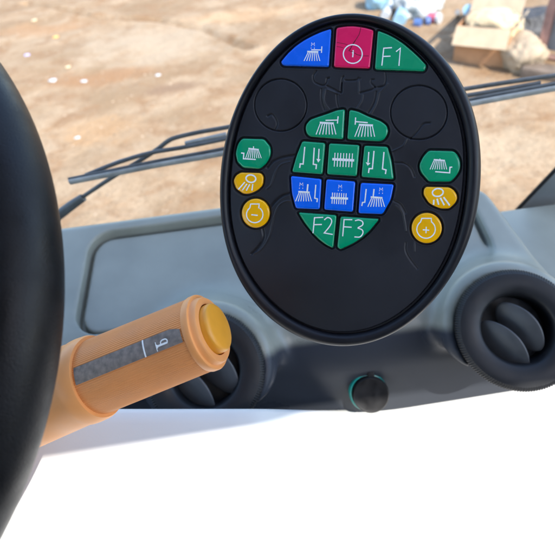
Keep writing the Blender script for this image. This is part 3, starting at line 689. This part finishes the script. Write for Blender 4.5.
for y in ys:
    for x in xs:
        z = 0
        if -7 <= x <= 7 and 0 <= y <= 11:
            fade = min(1, (7 - abs(x)) / 2, y / 1.5 + .0, (11 - y) / 2)
            z = hgt(x, y) * fade
            if y > 4.2 and x < .3: z -= .07 * math.exp(-(rutd(x, y) / .05) ** 2) - .025 * math.exp(-((rutd(x, y) - .13) / .06) ** 2)
        V.append((x, y, z))
nx = len(xs); Fc = [(j * nx + i, j * nx + i + 1, (j + 1) * nx + i + 1, (j + 1) * nx + i) for j in range(len(ys) - 1) for i in range(nx - 1)]
props(mesh('ground', V, Fc, ground_mat()), kind='structure')

pv, pf = [], []
rng = np.random.default_rng(7)
for k in range(5200):
    y = rng.uniform(2.2, 9.0); x = rng.uniform(-.62, .62) * y
    r = .0035 + .012 * rng.random() ** 4; b0 = len(pv); a = rng.uniform(0, 6.28); zz = hgt(x, y) * min(1, (11 - y) / 2)
    for dx, dy, dz in ((1, 0, .1), (0, 1, .1), (-1.1, 0, .1), (0, -.9, .1), (.1, .1, .85)):
        pv.append((x + r * (dx * math.cos(a) - dy * math.sin(a)), y + r * (dx * math.sin(a) + dy * math.cos(a)), zz - .002 + r * dz))
    pf += [(b0, b0 + 1, b0 + 4), (b0 + 1, b0 + 2, b0 + 4), (b0 + 2, b0 + 3, b0 + 4), (b0 + 3, b0, b0 + 4)]
M['pebble'] = mat('pebble', (.27, .21, .15), .9, .2, noise=(3.5, .6, .05))
props(mesh('gravel', pv, pf, M['pebble'], smooth=False), 'small stones and grit scattered over the sandy ground', 'gravel', kind='stuff')
# ------------------------------------------------------------------ things lying outside
def crumple(name, c, r, m, label, cat, group=None, seed=0, rough=.35, parent=None, sub=4, rot=0):
    bm = bmesh.new(); bmesh.ops.create_icosphere(bm, subdivisions=sub, radius=1)
    for v in bm.verts:
        k = 1 + rough * mnoise.noise(v.co * 1.6 + Vector((seed * 7.1, 0, 0))) + rough * .6 * mnoise.noise(v.co * 4 + Vector((0, seed * 3.3, 0))) + rough * .45 * abs(mnoise.noise(v.co * 7 + Vector((0, 0, seed * 5.3))))
        p = v.co * k; p = Vector((math.copysign(abs(p.x) ** .8, p.x), math.copysign(abs(p.y) ** .8, p.y), p.z))
        p = Vector((p.x * r[0], p.y * r[1], max(p.z, -.75) * r[2])); p.rotate(Matrix.Rotation(rot, 3, 'Z')); v.co = p + Vector(c) + Vector((0, 0, .72 * r[2]))
    bm.verts.index_update(); V = [v.co[:] for v in bm.verts]; Fc = [[v.index for v in f.verts] for f in bm.faces]; bm.free()
    o = mesh(name, [np.array(v) - np.array(c) for v in V] if parent is None else V, Fc, m, parent, True)
    if parent is None: o.location = Vector(c); props(o, label, cat, group)
    return o
SC = 'scraps of litter on the sand'
for i, (x, y, r, m, nm, lab) in enumerate([
    (54, 82.5, .045, 'white', 'paper_scrap', 'white scrap, brightest of the litter, beside the brown stain left of the pale sand'),
    (84, 81.5, .032, 'white', 'paper_scrap', 'small white scrap at the right end of the brown streak'),
    (69, 69.5, .036, 'sack', 'paper_scrap', 'cream scrap just above the two white scraps on the brown streak'),
    (28, 57.5, .036, 'violet', 'paper_scrap', 'violet scrap of litter closest to the steering wheel'),
    (56, 37.5, .038, 'scraporange', 'paper_scrap', 'orange scrap of litter on the sand'),
    (35, 22.5, .045, 'sack', 'paper_scrap', 'cream scrap up by the shallow rut at top left'),
    (158, 75, .03, 'white', 'paper_scrap', 'white scrap alone on the pale sand above the dark patch'),
    (77, 137, .026, 'white', 'paper_scrap', 'white scrap just above the tip of the wiper blade')]):
    g = G(x, y); crumple(nm, (g[0], g[1], hgt(g[0], g[1]) - .004), (r, r * .75, r * .35), M[m], lab, 'litter', SC, i, .5, sub=2)

def gbox(name, m, quad, depth, h0=0.0, parent=None, bev=.01):
    """a box whose near bottom edge runs between two pixels on the ground and whose top is at the third value (metres)"""
    (x0, y0), (x1, y1), hh = quad
    a, e = G(x0, y0, h0), G(x1, y1, h0); d = e - a; back = nrm([-d[1], d[0], 0]); back = back if back[1] > 0 else -back
    b = MB(); b.box((a + e) / 2 + back * depth / 2 + c_([0, 0, hh / 2]), d / 2, back * depth / 2, [0, 0, hh / 2], bev); return b, a, e, back
# open carton with a hanging flap
b, A0, E0, bk = gbox('carton', 'card', ((452.5, 62), (504, 68), .34), .42)
car = thing('cardboard_carton', (A0 + E0) / 2, 'open brown cardboard carton with a pale flap folded down in front', 'carton')
dv = E0 - A0; hC = .34; th = .012
b = MB()
ctr = (A0 + E0) / 2
for cc, hx, hy in ((ctr + bk * .006, dv / 2, bk * th / 2), (ctr + bk * .414, dv / 2, bk * th / 2)): b.box(cc + c_([0, 0, hC / 2]), hx, hy, [0, 0, hC / 2], .003)
for q in (A0, E0): b.box(q + (ctr - q) * .02 + bk * .21 + c_([0, 0, hC / 2]), dv / np.linalg.norm(dv) * th / 2, bk * .20, [0, 0, hC / 2], .003)
b.box(ctr + bk * .21 + c_([0, 0, .01]), dv / 2 * .97, bk * .2, [0, 0, .008], .002)
b.build('carton_body', M['card'], car, sharp=40)
def slab(p0, p1, p2, p3, t, name, m, parent):
    p0, p1, p2, p3 = (np.asarray(p, float) for p in (p0, p1, p2, p3)); n = nrm(np.cross(p1 - p0, p3 - p0)) * t
    b = MB(); b.add([p0, p1, p2, p3, p0 + n, p1 + n, p2 + n, p3 + n], [(0, 1, 2, 3), (7, 6, 5, 4), (0, 4, 5, 1), (1, 5, 6, 2), (2, 6, 7, 3), (3, 7, 4, 0)]); return b.build(name, m, parent, smooth=False, sharp=None)
zc = c_([0, 0, hC])
fb = -bk * .10 - c_([0, 0, .14])
slab(A0 + zc + fb - bk * .004, E0 + zc + fb - bk * .004, E0 + zc - bk * .004, A0 + zc - bk * .004, .008, 'flap', M['cardp'], car)
e_ = nrm(dv)
slab(E0 + zc, E0 + zc + bk * .42, E0 + zc + bk * .42 + e_ * .05 + c_([0, 0, .05]), E0 + zc + e_ * .05 + c_([0, 0, .05]), .008, 'flap', M['cardp'], car)
slab(A0 + zc + bk * .42, E0 + zc + bk * .42, E0 + zc + bk * .52 + c_([0, 0, .13]), A0 + zc + bk * .52 + c_([0, 0, .13]), .008, 'flap', M['cardp'], car)
cs_ = ctr + bk * .21 + e_ * .04
crumple('cream_sack', (cs_[0], cs_[1], .20), (.25, .17, .14), M['sack'], 'cream sack bulging out of the open cardboard carton', 'sack', None, 11, .25, rot=math.atan2(dv[1], dv[0]))
g = G(519, 66); crumple('sandbag', (g[0], g[1], -.02), (.17, .2, .17), M['lump'], 'beige lumpy bag on the sand right of the cardboard carton', 'bag', None, 13, .3)
g = G(530, 41); crumple('tarp_bundle', (g[0], g[1], -.02), (.36, .22, .19), M['tarp'], 'black tarpaulin bundle behind the beige lumpy bag', 'tarpaulin', None, 14, .35, rot=.1)
# rusty frame
fr = thing('rusty_frame', G(540, 70), 'rusty steel stand with a leaning post and grey sheet at the right edge', 'frame')
g0 = G(538, 66); g1 = G(575, 73)
b = MB(); b.tube([g0, g0 + c_([.03, .05, .5]), g0 + c_([.10, .06, 1.1])], .045, 4, flatdir=[0, 1, 0]); b.build('post', M['rust'], fr, smooth=False)
b = MB(); b.tube([g1, g1 + c_([.02, .05, 1.1])], .045, 4, flatdir=[0, 1, 0]); b.build('post', M['rust'], fr, smooth=False)
b = MB(); b.tube([g0 + c_([-.02, 0, .1]), g1 + c_([0, 0, .1])], .03, 4, flatdir=[0, 1, 0]); b.build('rail', M['rust'], fr, smooth=False); b = MB(); b.tube([g0 + c_([.03, .05, .55]), g1 + c_([0, 0.03, .55])], .025, 4, flatdir=[0, 1, 0]); b.build('rail', M['rust'], fr, smooth=False)
slab(g0 + c_([.03, .05, .14]), g1 + c_([0, .05, .14]), g1 + c_([0, .09, .5]), g0 + c_([.06, .09, .5]), .01, 'grey_sheet', M['greybox'], fr)
b, *_ = gbox('x', 0, ((519, 78), (575, 86), .09), .16); props(b.build('timber_baulk', M['timber']), 'dark weathered timber lying in front of the rusty stand', 'timber')
# clutter beyond the top of the keypad
def rod(name, p, q, r, m, lab, cat, h0=.02, h1=.02, n=12):
    a, e = G(*p, h0), G(*q, h1); c = (a + e) / 2; b = MB(); b.tube([a - c, e - c], r, n); o = b.build(name, M[m]); o.location = Vector(c); return props(o, lab, cat)
def blob(name, x, y, r, m, lab, cat, sd, rg=.35, rot=0):
    g = G(x, y); return crumple(name, (g[0], g[1], -.01), r, M[m], lab, cat, None, sd, rg, rot=rot)
blob('cloth_heap', 377, 9, (.13, .16, .2), 'lblue', 'pale blue crumpled cloth at the top edge above the crimson button', 'cloth', 21)
blob('orange_bag', 386, 4, (.12, .14, .12), 'scraporange', 'orange bag end at the top edge beside the pale blue cloth', 'bag', 22)
rod('white_pipe', (385, 16), (402, -12), .055, 'white', 'white pipe lying aslant between the blue cloth and the grey plank', 'pipe', .06, .06)
b, *_ = gbox('x', 0, ((393.5, 14), (399, 14.4), .05), 1.0); props(b.build('grey_plank', M['timber']), 'dark grey plank end between two white pipes', 'plank')
rod('white_tube', (400, 17), (413, -10), .06, 'white', 'white tube with a blue lower end, right of the dark plank', 'tube', .07, .07)
rod('blue_bottle', (399.5, 20.5), (403, 11), .075, 'lblue', 'light blue bottle at the foot of the white tube', 'bottle', .08, .08)
blob('plastic_heap', 418, 17, (.22, .2, .14), 'palegrey', 'grey crumpled plastic sheet heap above the F1 button', 'plastic sheet', 24, .6)
blob('white_bag', 420, 6, (.16, .14, .16), 'white', 'white crumpled bag behind the grey plastic heap', 'bag', 25, .5)
b, *_ = gbox('x', 0, ((422, 7.5), (431, 8.5), .13), .14); props(b.build('olive_box', M['olive']), 'small olive brown box right of the white crumpled bag', 'box')
rod('jar_lid', (415, 23), (421, 23.6), .05, 'dblue', 'deep blue lid in front of the grey plastic heap', 'lid', .05, .05)
rod('pink_bottle', (429.5, 17), (437, 18.3), .055, 'pink', 'pink bottle with a white cap lying on the sand', 'bottle', .06, .06)
rod('white_cup', (437, 18.3), (440.2, 18.8), .058, 'white', 'white cup at the end of the pink bottle', 'cup', .06, .06)
rod('blue_can', (425.6, 21.6), (430, 21.2), .05, 'dblue', 'deep blue can under the pink bottle', 'can', .05, .05)
rod('grey_stake', (458.6, 16), (457.5, 12), .022, 'greybox', 'thin grey stake standing left of the cardboard carton', 'stake', 0, .55)
rod('spray_bottle', (471, 13), (468.5, 10), .055, 'lblue', 'pale blue bottle standing behind the cardboard carton', 'bottle', 0, .34)

# ------------------------------------------------------------------ light
w = bpy.data.worlds.new('World'); sc.world = w; w.use_nodes = True; nt = w.node_tree
sky = nt.nodes.new('ShaderNodeTexSky'); sky.sky_type = 'NISHITA'; sky.sun_disc = False
EL, AZ = math.radians(50), math.radians(140)            # azimuth clockwise from +y
sky.sun_elevation = EL; sky.sun_rotation = AZ
nt.links.new(sky.outputs[0], nt.nodes['Background'].inputs[0]); nt.nodes['Background'].inputs[1].default_value = .15
ld = bpy.data.lights.new('sun', 'SUN'); ld.energy = 2.0; ld.angle = math.radians(.5); ld.color = (1, .95, .87)
lo = bpy.data.objects.new('sun', ld); COL.objects.link(lo)
sd = Vector((math.sin(AZ) * math.cos(EL), math.cos(AZ) * math.cos(EL), math.sin(EL)))
lo.rotation_euler = sd.to_track_quat('Z', 'Y').to_euler(); lo.location = (0, 0, 8)
vs = sc.view_settings; vs.view_transform = 'Standard'; vs.look = 'None'; vs.gamma = 1; vs.use_curve_mapping = False; vs.exposure = 2.05
sc.render.engine = 'CYCLES'; sc.cycles.use_denoising = True; sc.cycles.max_bounces = 10
